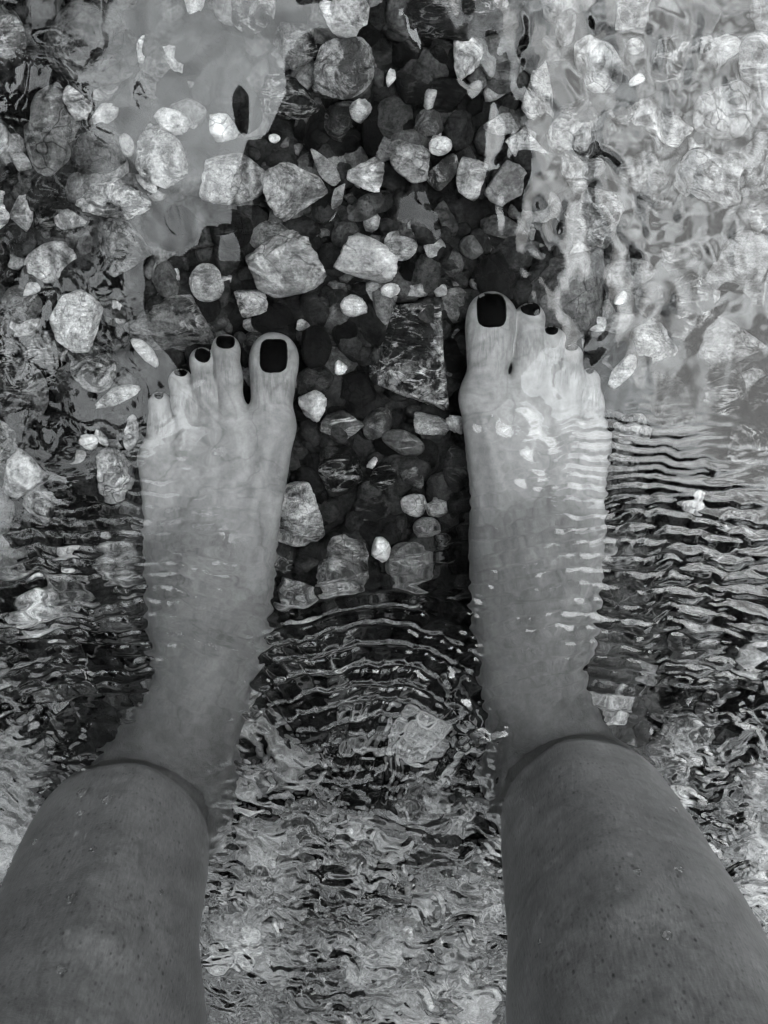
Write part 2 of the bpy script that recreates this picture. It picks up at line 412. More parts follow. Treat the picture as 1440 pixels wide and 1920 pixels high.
def prep(Fd):
    Fd['T'] = [([knot(*k) for k in t['pts']], t['flat']) for t in Fd['toes']]
    Fd['M'] = [(knot(*a), knot(*b)) for a, b in Fd['meta']]
    Fd['D'] = [(knot(*a), knot(*b)) for a, b in Fd['mid']]
    S = []
    for (px, py, z, r) in Fd['shin']:
        S.append((P(px, py, z), r * scale_at(px, py, z)[0] * .985))
    Fd['S'] = S
    ank = Fd['D'][1][1][0]
    Fd['heel'] = np.array([ank[0], ank[1] - .045, BED + .030])
    Fd['TD'] = []
    return Fd
prep(LEFT); prep(RIGHT)
LEFT['D'][2] = (LEFT['D'][2][0], (np.array([-.139, -.417, -.023]), .0405))
LEFT['S'] = [(np.array([-.141, -.417, .014]), .0482), (np.array([-.140, -.416, .075]), .0500), (np.array([-.137, -.415, .165]), .0520)]
RIGHT['D'][2] = (RIGHT['D'][2][0], (np.array([.107, -.403, -.025]), .0392))
RIGHT['S'] = [(np.array([.109, -.403, .012]), .0474), (np.array([.113, -.404, .095]), .0548), (np.array([.116, -.405, .170]), .0595)]
KNEE = {}
for Fd in (LEFT, RIGHT):
    s = Fd['sx']; S = Fd['S']
    top = S[2][0]
    KNEE[s] = np.array([top[0] + .012 * s, -.415, .37])
HIP = {-1: np.array([-.105, -.50, .70]), 1: np.array([.080, -.50, .70])}
def spline(kn, m):
    q = [np.append(a, r) for a, r in kn]; q = [2 * q[0] - q[1]] + q + [2 * q[-1] - q[-2]]; out = []
    for k in range(1, len(q) - 2):
        for t in np.linspace(0, 1, m, endpoint=False):
            a, b, c, d = q[k - 1:k + 3]
            out.append(.5 * (2 * b + (c - a) * t + (2 * a - 5 * b + 4 * c - d) * t * t + (3 * b - a - 3 * c + d) * t ** 3))
    out.append(q[-2])
    return [(o[:3], float(o[3])) for o in out]
def leg_sdf(Fd):
    s = Fd['sx']; T, M, D, S = Fd['T'], Fd['M'], Fd['D'], Fd['S']
    PATH = spline([D[0][0], D[0][1], D[1][1], D[2][1], S[0], S[1], S[2], (KNEE[s], .060), (KNEE[s] * .5 + HIP[s] * .5, .074), (HIP[s], .088)], 4)
    def f(p):
        d = None
        for a, b in M:
            q = rcone(p, a[0], b[0], a[1], b[1], .92); d = q if d is None else smin(d, q, .010)
        ax = None
        for (a, ra), (b, rb) in zip(PATH[:-1], PATH[1:]):
            q = rcone(p, a, b, ra, rb); ax = q if ax is None else np.minimum(ax, q)
        d = smin(d, ax, .022)
        d = smin(d, rcone(p, Fd['heel'], D[1][1][0] + np.array([0, -.02, .0]), .030, .033), .03)
        # shin bone and the belly of the calf on the inner side
        k0, k1 = S[0][0], KNEE[s]
        d = smin(d, rcone(p, k0 + np.array([-.010 * s, S[0][1] - .0125, 0]), S[2][0] + np.array([-.012 * s, S[2][1] - .0125, 0]), .0135, .0150), .012)
        d = smin(d, ell(p, S[2][0] + np.array([-.020 * s, -.022, .02]), (.040, .040, .095)), .02)
        # tendons over the instep
        td = None
        for k in range(3):
            a, b = M[k]
            pa = a[0] + np.array([0, -.004, a[1] * .92 - .0008]); pb = b[0] + np.array([0, 0, b[1] * .92 + .0004])
            q = rcone(p, pa, pb, .0026, .0040); td = q if td is None else np.minimum(td, q)
        d = smin(d, td, .006)
        # toes kept apart from each other, blended into the ball
        tt = None
        for i, (k, fl) in enumerate(T):
            (a, ra), (b, rb), (c, rc) = k
            q = smin(rcone(p, a, b, ra, rb, fl), rcone(p, b, c, rb, rc * .82, fl), .006)
            if i == 0:                                    # broad pad of the big toe
                q = smin(q, ell(p, a + np.array([0, -.002, -.001]), (ra * 1.03, ra * 1.16, ra * .82)), .004)
                q = smin(q, ell(p, b + np.array([-.004 * s * 0, .010, -.003]), (rb * 1.0, .012, .010)), .006)
            else:
                q = smin(q, ell(p, a + np.array([0, -.001, -.001]), (ra * 1.02, ra * 1.12, ra * .95)), .003)
            tt = q if tt is None else smin(tt, q, .0012)
        d = smin(d, tt, .0075)
        return np.maximum(d, (BED - .0005) - p[:, 2])
    return f
LEGS = {s: leg_sdf(Fd) for s, Fd in ((-1, LEFT), (1, RIGHT))}

# the rest of the person leans forward over the water with the telephone held out in both hands
CX = -.018
PELV = np.array([CX, -.52, .76]); CHEST = np.array([CX, -.36, 1.02]); NECK = np.array([CX + .002, -.21, 1.13]); HEAD = np.array([CX + .004, -.105, 1.20])
SHO = {-1: np.array([CX - .185, -.33, 1.06]), 1: np.array([CX + .170, -.32, 1.06])}
ELB = {-1: np.array([CX - .115, -.27, .88]), 1: np.array([CX + .125, -.26, .88])}
WRI = {-1: np.array([-.054, .0, .745]), 1: np.array([.056, .0, .745])}
def hand(p, s):
    w = WRI[s]; x = -s
    palm = rcone(p, w, w + np.array([.030 * x, .035, -.010]), .021, .026, .6)
    d = palm
    for i, (dx, dy, dz, ln) in enumerate(((.036, .052, -.012, .052), (.030, .036, -.016, .056), (.022, .018, -.020, .052), (.012, .002, -.022, .042))):
        a = w + np.array([dx * .6 * x, dy * .8, dz * .5]); m = a + np.array([ln * .55 * x, .004, .012]); e = m + np.array([ln * .42 * x * .4, .001, -.016])
        d = smin(d, np.minimum(rcone(p, a, m, .0085, .0078), rcone(p, m, e, .0078, .0065)), .006)
    a = w + np.array([.010 * x, .020, -.004]); m = a + np.array([.022 * x, .022, -.012]); e = m + np.array([.020 * x, .012, .002])
    return smin(d, np.minimum(rcone(p, a, m, .012, .0095), rcone(p, m, e, .0095, .008)), .008)
def trunk_sdf(p):
    d = smin(ell(p, PELV, (.165, .120, .115)), rcone(p, PELV, CHEST, .115, .125), .05)
    d = smin(d, ell(p, CHEST, (.160, .125, .125)), .05)
    for s in (-1, 1):
        d = smin(d, rcone(p, CHEST + np.array([.06 * s, .03, .05]), SHO[s], .075, .052), .04)
        d = smin(d, rcone(p, SHO[s], ELB[s], .048, .038), .03)
        d = smin(d, rcone(p, ELB[s], WRI[s], .037, .024), .02)
        d = smin(d, hand(p, s), .012)
        d = smin(d, rcone(p, HIP[s], PELV, .09, .10), .05)
    d = smin(d, rcone(p, CHEST + np.array([0, .06, .07]), HEAD, .052, .050), .04)
    hd = ell(p, HEAD + np.array([0, .012, .012]), (.074, .092, .105))
    hd = smin(hd, ell(p, HEAD + np.array([0, .040, -.058]), (.050, .055, .050)), .03)          # jaw
    hd = smin(hd, rcone(p, HEAD + np.array([0, .092, -.005]), HEAD + np.array([0, .112, -.036]), .009, .013), .012)   # nose
    for s in (-1, 1):
        hd = smin(hd, ell(p, HEAD + np.array([.078 * s, .0, -.012]), (.010, .022, .032)), .006)  # ears
        hd = np.maximum(hd, -ell(p, HEAD + np.array([.032 * s, .112, .005]), (.017, .014, .011)))  # eye sockets
        hd = np.minimum(hd, ell(p, HEAD + np.array([.032 * s, .090, .005]), (.013, .012, .012)))
    hd = smin(hd, ell(p, HEAD + np.array([0, .097, -.060]), (.024, .010, .009)), .005)           # mouth
    return smin(d, hd, .02)
def upper_sdf(p):
    d = trunk_sdf(p)
    for s, Fd in ((-1, LEFT), (1, RIGHT)):
        d = smin(d, rcone(p, KNEE[s], HIP[s], .062, .088), .03)
        d = smin(d, rcone(p, Fd['S'][2][0], KNEE[s], Fd['S'][2][1], .060), .03)
    return d

CUT = .285
VV, QQ, SH, CRS = [], [], [], []
base = 0
for s, Fd in ((-1, LEFT), (1, RIGHT)):
    S = Fd['S']
    xs = [k[0][0] for t in Fd['T'] for k in t[0]] + [q[0][0] for q in S] + [Fd['heel'][0]]
    lo = (min(xs) - .085, Fd['heel'][1] - .075, BED - .006); hi = (max(xs) + .085, max(t[0][0][0][1] for t in Fd['T']) + .03, CUT)
    V, Q = surface(LEGS[s], lo, hi, .00125)
    cr = np.zeros(len(V))
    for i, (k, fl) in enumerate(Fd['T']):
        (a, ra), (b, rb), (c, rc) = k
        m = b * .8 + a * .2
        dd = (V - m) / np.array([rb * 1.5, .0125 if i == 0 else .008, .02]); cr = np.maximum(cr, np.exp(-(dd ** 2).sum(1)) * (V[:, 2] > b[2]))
    VV.append(V); QQ.append(Q + base); base += len(V)
    SH.append(np.clip((V[:, 2] + .080) / .044, 0, 1)); CRS.append(cr)  # weight of the painted shade, full from the ankles up
V, Q = surface(upper_sdf, (-.40, -.68, CUT - .004), (.40, .09, 1.36), .0065)
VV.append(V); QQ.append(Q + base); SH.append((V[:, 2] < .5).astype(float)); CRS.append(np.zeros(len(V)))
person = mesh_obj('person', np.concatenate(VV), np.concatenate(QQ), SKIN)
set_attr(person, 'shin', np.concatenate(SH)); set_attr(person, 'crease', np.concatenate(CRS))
tag(person, 'barefoot person standing ankle deep in rippling water with black toenails', 'person')

def clothing(name, f, lo, hi, mat, h=.0075):
    V, Q = surface(f, lo, hi, h); return mesh_obj(name, V, Q, mat, person)
def skirt():
    """a full wrap skirt hanging from the waist to above the knees, two walls of cloth with folds"""
    n, m = 120, 16; th = np.linspace(0, 2 * np.pi, n, endpoint=False); rows = []
    for off in (0.0, -.004):
        for k in np.linspace(0, 1, m):
            z = .86 - .42 * k + .02 * k * np.sin(3 * th + .6)
            rx = .150 + (SK_RX - .150) * k ** .8; ry = .118 + (SK_RY - .118) * k ** .9
            fold = 1 + k * (.06 * np.sin(9 * th + 1.1 * k) + .03 * np.sin(17 * th + 2))
            rows.append(np.stack([CX + (rx + off) * fold * np.cos(th), -.505 + (ry + off) * fold * np.sin(th), z], 1))
    V = np.concatenate(rows); F = []
    def q(a, b, flip):
        for i in range(n):
            j = (i + 1) % n; f = (a * n + i, a * n + j, b * n + j, b * n + i); F.append(f[::-1] if flip else f)
    for k in range(m - 1): q(k, k + 1, True); q(m + k, m + k + 1, False)
    q(m - 1, 2 * m - 1, True); q(0, m, False)
    return mesh_obj('skirt', V, F, CLOTH, person)
SK_RX, SK_RY = .37, .165
skirt()
def shirt(p):
    d = smin(ell(p, PELV * .45 + CHEST * .55, (.185, .155, .19)), ell(p, CHEST, (.170, .130, .125)), .05)
    for s in (-1, 1):
        d = smin(d, rcone(p, CHEST + np.array([.06 * s, .03, .05]), SHO[s], .075, .052), .04)
        d = smin(d, rcone(p, SHO[s], ELB[s], .050, .044), .03); d = smin(d, rcone(p, ELB[s], ELB[s] * .15 + WRI[s] * .85, .042, .030), .02)
    d = smin(d, ell(p, PELV, (.160, .118, .11)), .05) - .012
    return np.maximum(d, .74 - p[:, 2])
clothing('shirt', shirt, (-.34, -.74, .71), (.34, .03, 1.26), CLOTH)
def hair(p):
    d = smin(ell(p, HEAD + np.array([0, -.006, .026]), (.088, .098, .108)), ell(p, HEAD + np.array([0, -.06, -.02]), (.080, .060, .10)), .03)
    face = ell(p, HEAD + np.array([0, .115, -.03]), (.068, .085, .110))
    return np.maximum(d, -face) + .004 * np.sin(p[:, 0] * 260) * np.sin(p[:, 2] * 70)
clothing('hair', hair, (-.13, -.26, 1.02), (.13, .03, 1.36), HAIR, .006)

# toenails: thin lacquered plates that follow the toe
for s, Fd in ((-1, LEFT), (1, RIGHT)):
    for i, (px, py, hw, hh, rot, pw) in enumerate(Fd['nails']):
        n = 15
        u, v = np.meshgrid(np.linspace(-1, 1, n), np.linspace(-1, 1, n))
        # square to rounded square
        nrm_ = (np.abs(u) ** pw + np.abs(v) ** pw) ** (1 / pw); mx = np.maximum(np.abs(u), np.abs(v)); k = np.where(nrm_ > 0, mx / np.maximum(nrm_, 1e-9), 1)
        uu, vv = u * k, v * k
        jag = 1 + .035 * pn(u * 3 + i * 5, v * 3 + 11 * s) * (mx > .95)
        uu = uu * jag; vv = vv * jag
        zt = Fd['T'][i][0][0][0][2] + Fd['T'][i][0][0][1] * .8
        X = px + hw * (uu * math.cos(rot) - vv * math.sin(rot) * hh / hw); Y = py + hh * (vv * math.cos(rot) + uu * math.sin(rot) * hw / hh)
        W0 = P(X.ravel(), Y.ravel(), zt).astype(np.float32)
        q = W0.copy(); q[:, 2] += .012
        for _ in range(40):
            q[:, 2] -= np.clip(LEGS[s](q), -.004, .004) * .8
        lift = (.00075 - .00035 * (mx.ravel() ** 2)).astype(np.float32)
        topv = q.copy(); topv[:, 2] += lift
        botv = q.copy(); botv[:, 2] -= .0012
        verts = np.concatenate([topv, botv]); faces = []
        for a in range(n - 1):
            for b in range(n - 1):
                c0 = a * n + b; faces.append((c0, c0 + n, c0 + n + 1, c0 + 1)); faces.append((n * n + c0, n * n + c0 + 1, n * n + c0 + n + 1, n * n + c0 + n))
        ring = [b for b in range(n)] + [a * n + n - 1 for a in range(1, n)] + [(n - 1) * n + b for b in range(n - 2, -1, -1)] + [a * n for a in range(n - 2, 0, -1)]
        for a, b in zip(ring, ring[1:] + ring[:1]): faces.append((a, b, n * n + b, n * n + a))
        mesh_obj('toenail', verts, faces, NAIL, person)

# the telephone the picture is taken with, held just above the lens
def slab(name, w, l, h, mat, loc, rot, parent=None):
    import bmesh
    bm = bmesh.new(); bmesh.ops.create_cube(bm, size=1)
    for v_ in bm.verts: v_.co = Vector((v_.co.x * w, v_.co.y * l, v_.co.z * h))
    bmesh.ops.bevel(bm, geom=bm.edges[:], offset=h * .35, segments=3, affect='EDGES')
    me = bpy.data.meshes.new(name); bm.to_mesh(me); bm.free(); me.materials.append(mat)
    o = bpy.data.objects.new(name, me); COL.objects.link(o); o.location = loc; o.rotation_euler = rot
    if parent: o.parent = parent
    return o

# ------------------------------------------------------------------ bed, water, and added banks and boughs
def axis_grid(lo, hi, step, far):
    a = list(np.arange(lo, hi + step * .5, step)); d = step
    x = a[-1]
    while x < far: d *= 1.35; x += d; a.append(x)
    x = a[0]; d = step
    while x > -far: d *= 1.35; x -= d; a.insert(0, x)
    return np.array(a)
def sheet(name, xs, ys, hf, mat):
    X, Y = np.meshgrid(xs, ys); Z = hf(X, Y)
    nx, ny = len(xs), len(ys)
    idx = np.arange(nx * ny).reshape(ny, nx)
    q = np.stack([idx[:-1, :-1], idx[:-1, 1:], idx[1:, 1:], idx[1:, :-1]], -1).reshape(-1, 4)
    return mesh_obj(name, np.stack([X, Y, Z], -1).reshape(-1, 3), q, mat)
def bed_h(X, Y):
    r = np.hypot(X, Y + .25)
    fade = np.clip((r - 3) / 10, 0, 1)
    return BED - .011 + .007 * fbm(X * 14, Y * 14, 3, 4) * np.exp(-r / 6) + fade * (-.25)
bed = sheet('riverbed', axis_grid(-.45, .45, .006, 60), axis_grid(-.75, .25, .006, 60), bed_h, BEDM)
tag(bed, kind='structure')

def added_banks():
    # unseen steep banks, added all round the stream to block the low sky
    n, m = 160, 14; th = np.linspace(0, 2 * np.pi, n, endpoint=False); rows = []
    for k in np.linspace(0, 1, m):
        r = 9 + 7 * k + 1.2 * pn(np.cos(th) * 4 + k * 3, np.sin(th) * 4, 50)
        top = 11 + 3 * pn(np.cos(th) * 2, np.sin(th) * 2, 51) + 3 * pn(np.cos(th) * 9, np.sin(th) * 9, 52)
        rows.append(np.stack([r * np.cos(th), r * np.sin(th), -1 + top * k ** .7 + 1.6 * pn(np.cos(th) * 20 + k * 9, np.sin(th) * 20, 53) * k], 1))
    idx = np.arange(n * m).reshape(m, n); nx = np.roll(idx, -1, 1)
    f = np.stack([idx[:-1], idx[1:], nx[1:], nx[:-1]], -1).reshape(-1, 4)
    return mesh_obj('added_banks', np.concatenate(rows), f, plain('added_woodland', .04, .9, .1, .6))
tag(added_banks(), kind='structure')
def added_boughs():
    # unseen leafy boughs, added to darken the sky reflection on the left
    g = np.random.default_rng(77); vs, fs, b0 = [], [], 0
    def limb(a, b, r1, r2):
        nonlocal b0
        a = np.array(a); b = np.array(b); t = (b - a) / np.linalg.norm(b - a); u = np.cross(t, [0, 0, 1.]); u /= np.linalg.norm(u) + 1e-9; w = np.cross(t, u)
        for q, r in ((a, r1), (b, r2)):
            for k in range(7): an = k * 2 * np.pi / 7; vs.append(q + r * (u * math.cos(an) + w * math.sin(an)))
        for k in range(7): fs.append((b0 + k, b0 + (k + 1) % 7, b0 + 7 + (k + 1) % 7, b0 + 7 + k))
        b0 += 14
    foot = np.array([-8.2, -1.2, 1.5]); fork = np.array([-6.2, -.9, 4.6]); limb(foot, fork, .28, .2)
    tips = []
    for k in range(18):
        tip = np.array([g.uniform(-3.4, -1.1), g.uniform(-2.9, 1.4), g.uniform(5.2, 6.9)]); mid = fork * .5 + tip * .5 + g.normal(size=3) * .25
        limb(fork, mid, .10, .06); limb(mid, tip, .06, .015)
        for _ in range(7): tips.append((tip * g.uniform(.2, 1.0) + mid * 0) * 1.0 if False else mid + (tip - mid) * g.uniform(.05, 1.0) + g.normal(size=3) * .28)
    for c in tips:
        for _ in range(150):
            p = c + g.normal(size=3) * np.array([.22, .24, .15]); 
            if p[0] > -1.02 + .10 * math.sin(p[1] * 5): continue
            l, w = g.uniform(.06, .12), g.uniform(.03, .055); a = g.normal(size=3); a /= np.linalg.norm(a); b = np.cross(a, g.normal(size=3)); b /= np.linalg.norm(b); nn = np.cross(a, b)
            vs.extend([p - a * l / 2, p + b * w / 2 + nn * .006, p + a * l / 2, p - b * w / 2 + nn * .006]); fs.append((b0, b0 + 1, b0 + 2, b0 + 3)); b0 += 4
    return mesh_obj('added_boughs', np.array(vs), np.array(fs), plain('added_foliage', .05, .7, .2))
tag(added_boughs(), kind='stuff')
W = lambda px, py: P(px, py, 0.0)
def zone(X, Y, px, py, rx, ry, pw=2):
    c = W(px, py); sx, sy = scale_at(px, py, 0.0)
    q = np.abs((X - c[0]) / (rx * sx)) ** pw + np.abs((Y - c[1]) / (ry * sy)) ** pw
    return np.exp(-q)
leg_c = {-1: LEFT['S'][0], 1: RIGHT['S'][0]}
def water_h(X, Y):
    h = np.zeros_like(X)
    near = np.exp(-(np.hypot(X, Y + .25) / .9) ** 4)
    # slow swell everywhere
    h += .00045 * fbm(X * 16, Y * 13, 1, 3, .45)
    # upper right: glassy lumps drawn out along the flow
    z = zone(X, Y, 1290, 230, 330, 420)
    wx = X + .006 * pn(X * 40, Y * 30, 5); wy = Y + .010 * pn(X * 36, Y * 28, 6)
    h += z * (.00105 * pn(wx * 48, wy * 38, 7) + .00050 * pn(wx * 95, wy * 80, 8) + .00012 * pn(wx * 200, wy * 170, 10))
    # upper left, nearly still
    z = zone(X, Y, 300, 250, 420, 420)
    h += z * .00035 * pn(X * 38, Y * 34, 9)
    # capillary trains held in front of each leg
    warp = .0060 * pn(X * 24, Y * 24, 20) + .0028 * pn(X * 75, Y * 50, 21) + .0017 * pn(X * 150, Y * 70, 22)
    def train(cx, cy, wl, amp, zn, ph=0.0, chirp=0.0, broken=1.0):
        c = W(cx, cy); r = np.hypot(X - c[0], Y - c[1]) + warp
        k = 2 * np.pi / wl
        w = np.sin(k * (r + chirp * r * r) + ph)
        w = w + .28 * np.sin(2 * k * (r + chirp * r * r) + 2 * ph + 1.2)
        gain = np.clip(.75 + 1.2 * pn(X * 45, Y * 70, 23), .2, 1.4)
        return amp * w * zn * (gain * broken + 1 - broken)
    h += train(235, 1760, .0078, .00034, zone(X, Y, 190, 1210, 330, 190, 3), .3)
    h += train(300, 1900, .0066, .00020, zone(X, Y, 330, 1080, 190, 150, 3), .9)
    h += train(1090, 1960, .0078, .00030, zone(X, Y, 1150, 1130, 330, 200, 3), .0)
    h += train(1100, 2300, .0052, .00012, zone(X, Y, 1130, 870, 210, 90, 3), .5)
    h += train(1300, 1900, .0100, .00024, zone(X, Y, 1400, 1090, 170, 190, 3), .0)
    h += train(1500, 1650, .0105, .00022, zone(X, Y, 1230, 1130, 240, 190, 3), .6)
    h += train(-150, 1500, .0100, .00020, zone(X, Y, 120, 1180, 220, 200, 3), .6)
    # between the legs the trains cross
    h += train(690, 1560, .0100, .00052, zone(X, Y, 690, 1250, 215, 135, 3), .2, 0.0, .4)
    h += train(1075, 1520, .0084, .00028, zone(X, Y, 770, 1330, 170, 150, 3), .0)
    h += train(235, 1540, .0084, .00026, zone(X, Y, 520, 1290, 120, 130, 3), 1.0)
    h += train(1200, 1560, .0058, .00014, zone(X, Y, 680, 1450, 140, 120, 3), .0)
    # wake behind the legs
    for (px, py, rx, ry) in ((660, 1830, 330, 430), (1400, 1680, 220, 350), (30, 1430, 170, 120)):
        z = zone(X, Y, px, py, rx, ry, 4)
        z = z * np.clip(1.0 + 1.0 * pn(X * 26, Y * 30, 37), .65, 1.5)
        wx = X + .009 * pn(X * 55, Y * 55, 31) + .003 * pn(X * 130, Y * 130, 38); wy = Y + .009 * pn(X * 55, Y * 55, 32) + .003 * pn(X * 130, Y * 130, 39)
        h += z * (.0013 * pn(wx * 60 + wy * 30, wy * 75, 33) + .00125 * pn(wx * 115 + wy * 60, wy * 160, 34) + .00062 * pn(wx * 230 + wy * 130, wy * 350, 35) + .00016 * pn(wx * 450 + wy * 200, wy * 700, 36))
    # a small splash thrown up against the right leg
    for (ax, ay, bx, by, wd, ht) in ((838, 1275, 905, 1385, .0038, .0015), (868, 1392, 945, 1378, .0040, .0018), (932, 1390, 925, 1480, .0038, .0018), (860, 1400, 815, 1470, .0030, .0010), (60, 1360, 120, 1330, .006, .0022), (20, 1420, 60, 1365, .006, .002)):
        a = W(ax, ay)[:2]; b = W(bx, by)[:2]; ba = b - a
        tt = np.clip(((X - a[0]) * ba[0] + (Y - a[1]) * ba[1]) / (ba @ ba), 0, 1)
        dd = np.hypot(X - a[0] - tt * ba[0] + .0012 * pn(X * 160, Y * 160, 61), Y - a[1] - tt * ba[1] + .0012 * pn(X * 160, Y * 160, 62))
        h += ht * np.exp(-(dd / wd) ** 2) * (1 + .4 * pn(X * 240, Y * 240, 60))
    # little eddies over the feet
    for (px, py, r, a) in ((960, 800, 30, .0009), (1000, 845, 26, .0008), (430, 1000, 36, .0010), (905, 800, 20, .0004), (985, 900, 22, .0006), (400, 840, 30, .0004)):
        c = W(px, py); s = r * scale_at(px, py, 0)[0]; q = np.hypot((X - c[0]) * .8, Y - c[1]) / s
        h -= a * np.exp(-q * q) * np.cos(q * 3.2)
    h = h * near + (1 - near) * .004 * fbm(X * 3, Y * 3, 40, 3)
    # the film climbing the skin
    m = near > .5
    pts = np.stack([X[m], Y[m], np.zeros(m.sum())], -1).astype(np.float32)
    for s in (-1, 1):
        c, r = leg_c[s]
        dist = np.hypot(pts[:, 0] - c[0], pts[:, 1] - c[1]); sel = dist < r + .03
        d = np.full(len(pts), 1.0); d[sel] = LEGS[s](pts[sel])
        hm = h[m]; hm += .00025 * np.exp(-np.maximum(d, 0) / .0011); h[m] = hm
    return h
water = sheet('water', axis_grid(-.27, .27, .0009, 60), axis_grid(-.57, .07, .0009, 60), water_h, WATER)
tag(water, kind='structure')

# ------------------------------------------------------------------ stones
_ico = {}
def ico(sub_):
    if sub_ not in _ico:
        import bmesh
        bm = bmesh.new(); bmesh.ops.create_icosphere(bm, subdivisions=sub_, radius=1)
        _ico[sub_] = (np.array([v_.co[:] for v_ in bm.verts]), np.array([[v_.index for v_ in f_.verts] for f_ in bm.faces])); bm.free()
    return _ico[sub_]
def n3(d, f, seed): return pn(d[:, 0] * f + d[:, 2] * 1.7 * f, d[:, 1] * f - d[:, 2] * 1.3 * f, seed)
def stone_shape(kind, sub_, r):
    d, f = ico(sub_); d = d / np.linalg.norm(d, axis=1, keepdims=True)
    sd = int(r.integers(0, 200))
    if kind == 'oval':
        rad = 1 + .16 * n3(d, 1.1, sd) + .05 * n3(d, 2.6, sd + 3)
        v = d * rad[:, None]
    else:
        nP = {'angular': 11, 'shard': 8, 'slab': 10, 'block': 9}[kind]
        nn = r.normal(size=(nP, 3)); nn /= np.linalg.norm(nn, axis=1, keepdims=True)
        nn[0] = (r.normal() * .35, r.normal() * .35, 1); nn[0] /= np.linalg.norm(nn[0])
        off = r.uniform(.62, 1.0, nP); off[0] = r.uniform(.7, .95)
        if kind == 'block':
            nn[:6] = np.concatenate([np.eye(3), -np.eye(3)]) + r.normal(size=(6, 3)) * .17; nn /= np.linalg.norm(nn, axis=1, keepdims=True); off[:6] = .72; off[6:] = r.uniform(.92, 1.05, 3)
        q = np.maximum(d @ nn.T, 1e-3) / off
        pw_ = 38
        rad = 1 / (q ** pw_ + 1e-9).sum(1) ** (1 / pw_)
        rad = np.minimum(rad, 1.35) * (1 + .10 * n3(d, 2.2, sd) + .05 * n3(d, 6.0, sd + 5))
        v = d * rad[:, None]
    v = v - (v.max(0) + v.min(0)) / 2
    return v / (np.abs(v).max(0)), f
PLACED = []          # px, py, radius px
def stone(name, kind, px, py, w, h, ang, col, label, group=None, lift=0.0, thick=.6, seed=None, sub_=None):
    r = np.random.default_rng(seed if seed is not None else int(px * 7 + py * 13))
    z0 = BED + .006 + lift
    sx, sy = scale_at(px, py, z0)
    a, b = w * sx / 2, h * sy / 2
    c = thick * min(a, b) * {'slab': .75, 'oval': 1.0, 'angular': 1.3, 'shard': 1.2, 'block': .55}[kind]
    if sub_ is None: sub_ = 5 if max(w, h) > 120 else 4 if max(w, h) > 52 else 3
    v, f = stone_shape(kind, sub_, r)
    v = v * np.array([a, b, c])
    t = math.radians(-ang); rot = np.array([[math.cos(t), -math.sin(t), 0], [math.sin(t), math.cos(t), 0], [0, 0, 1]])
    v = v @ rot.T
    zc = BED - .008 + c * .48 + lift
    o = mesh_obj(name, v, f, STONE); o.location = Vector(P(px, py, zc))
    o.color = (min(.72, 1.5 * col[0] ** 1.36) if col[0] > .05 else .85 * col[0] ** 1.3, col[1], col[2], col[3])
    tag(o, label, 'stone' if max(w, h) > 48 else 'pebble', group)
    PLACED.append((px, py, w, h, ang, label))
    return o
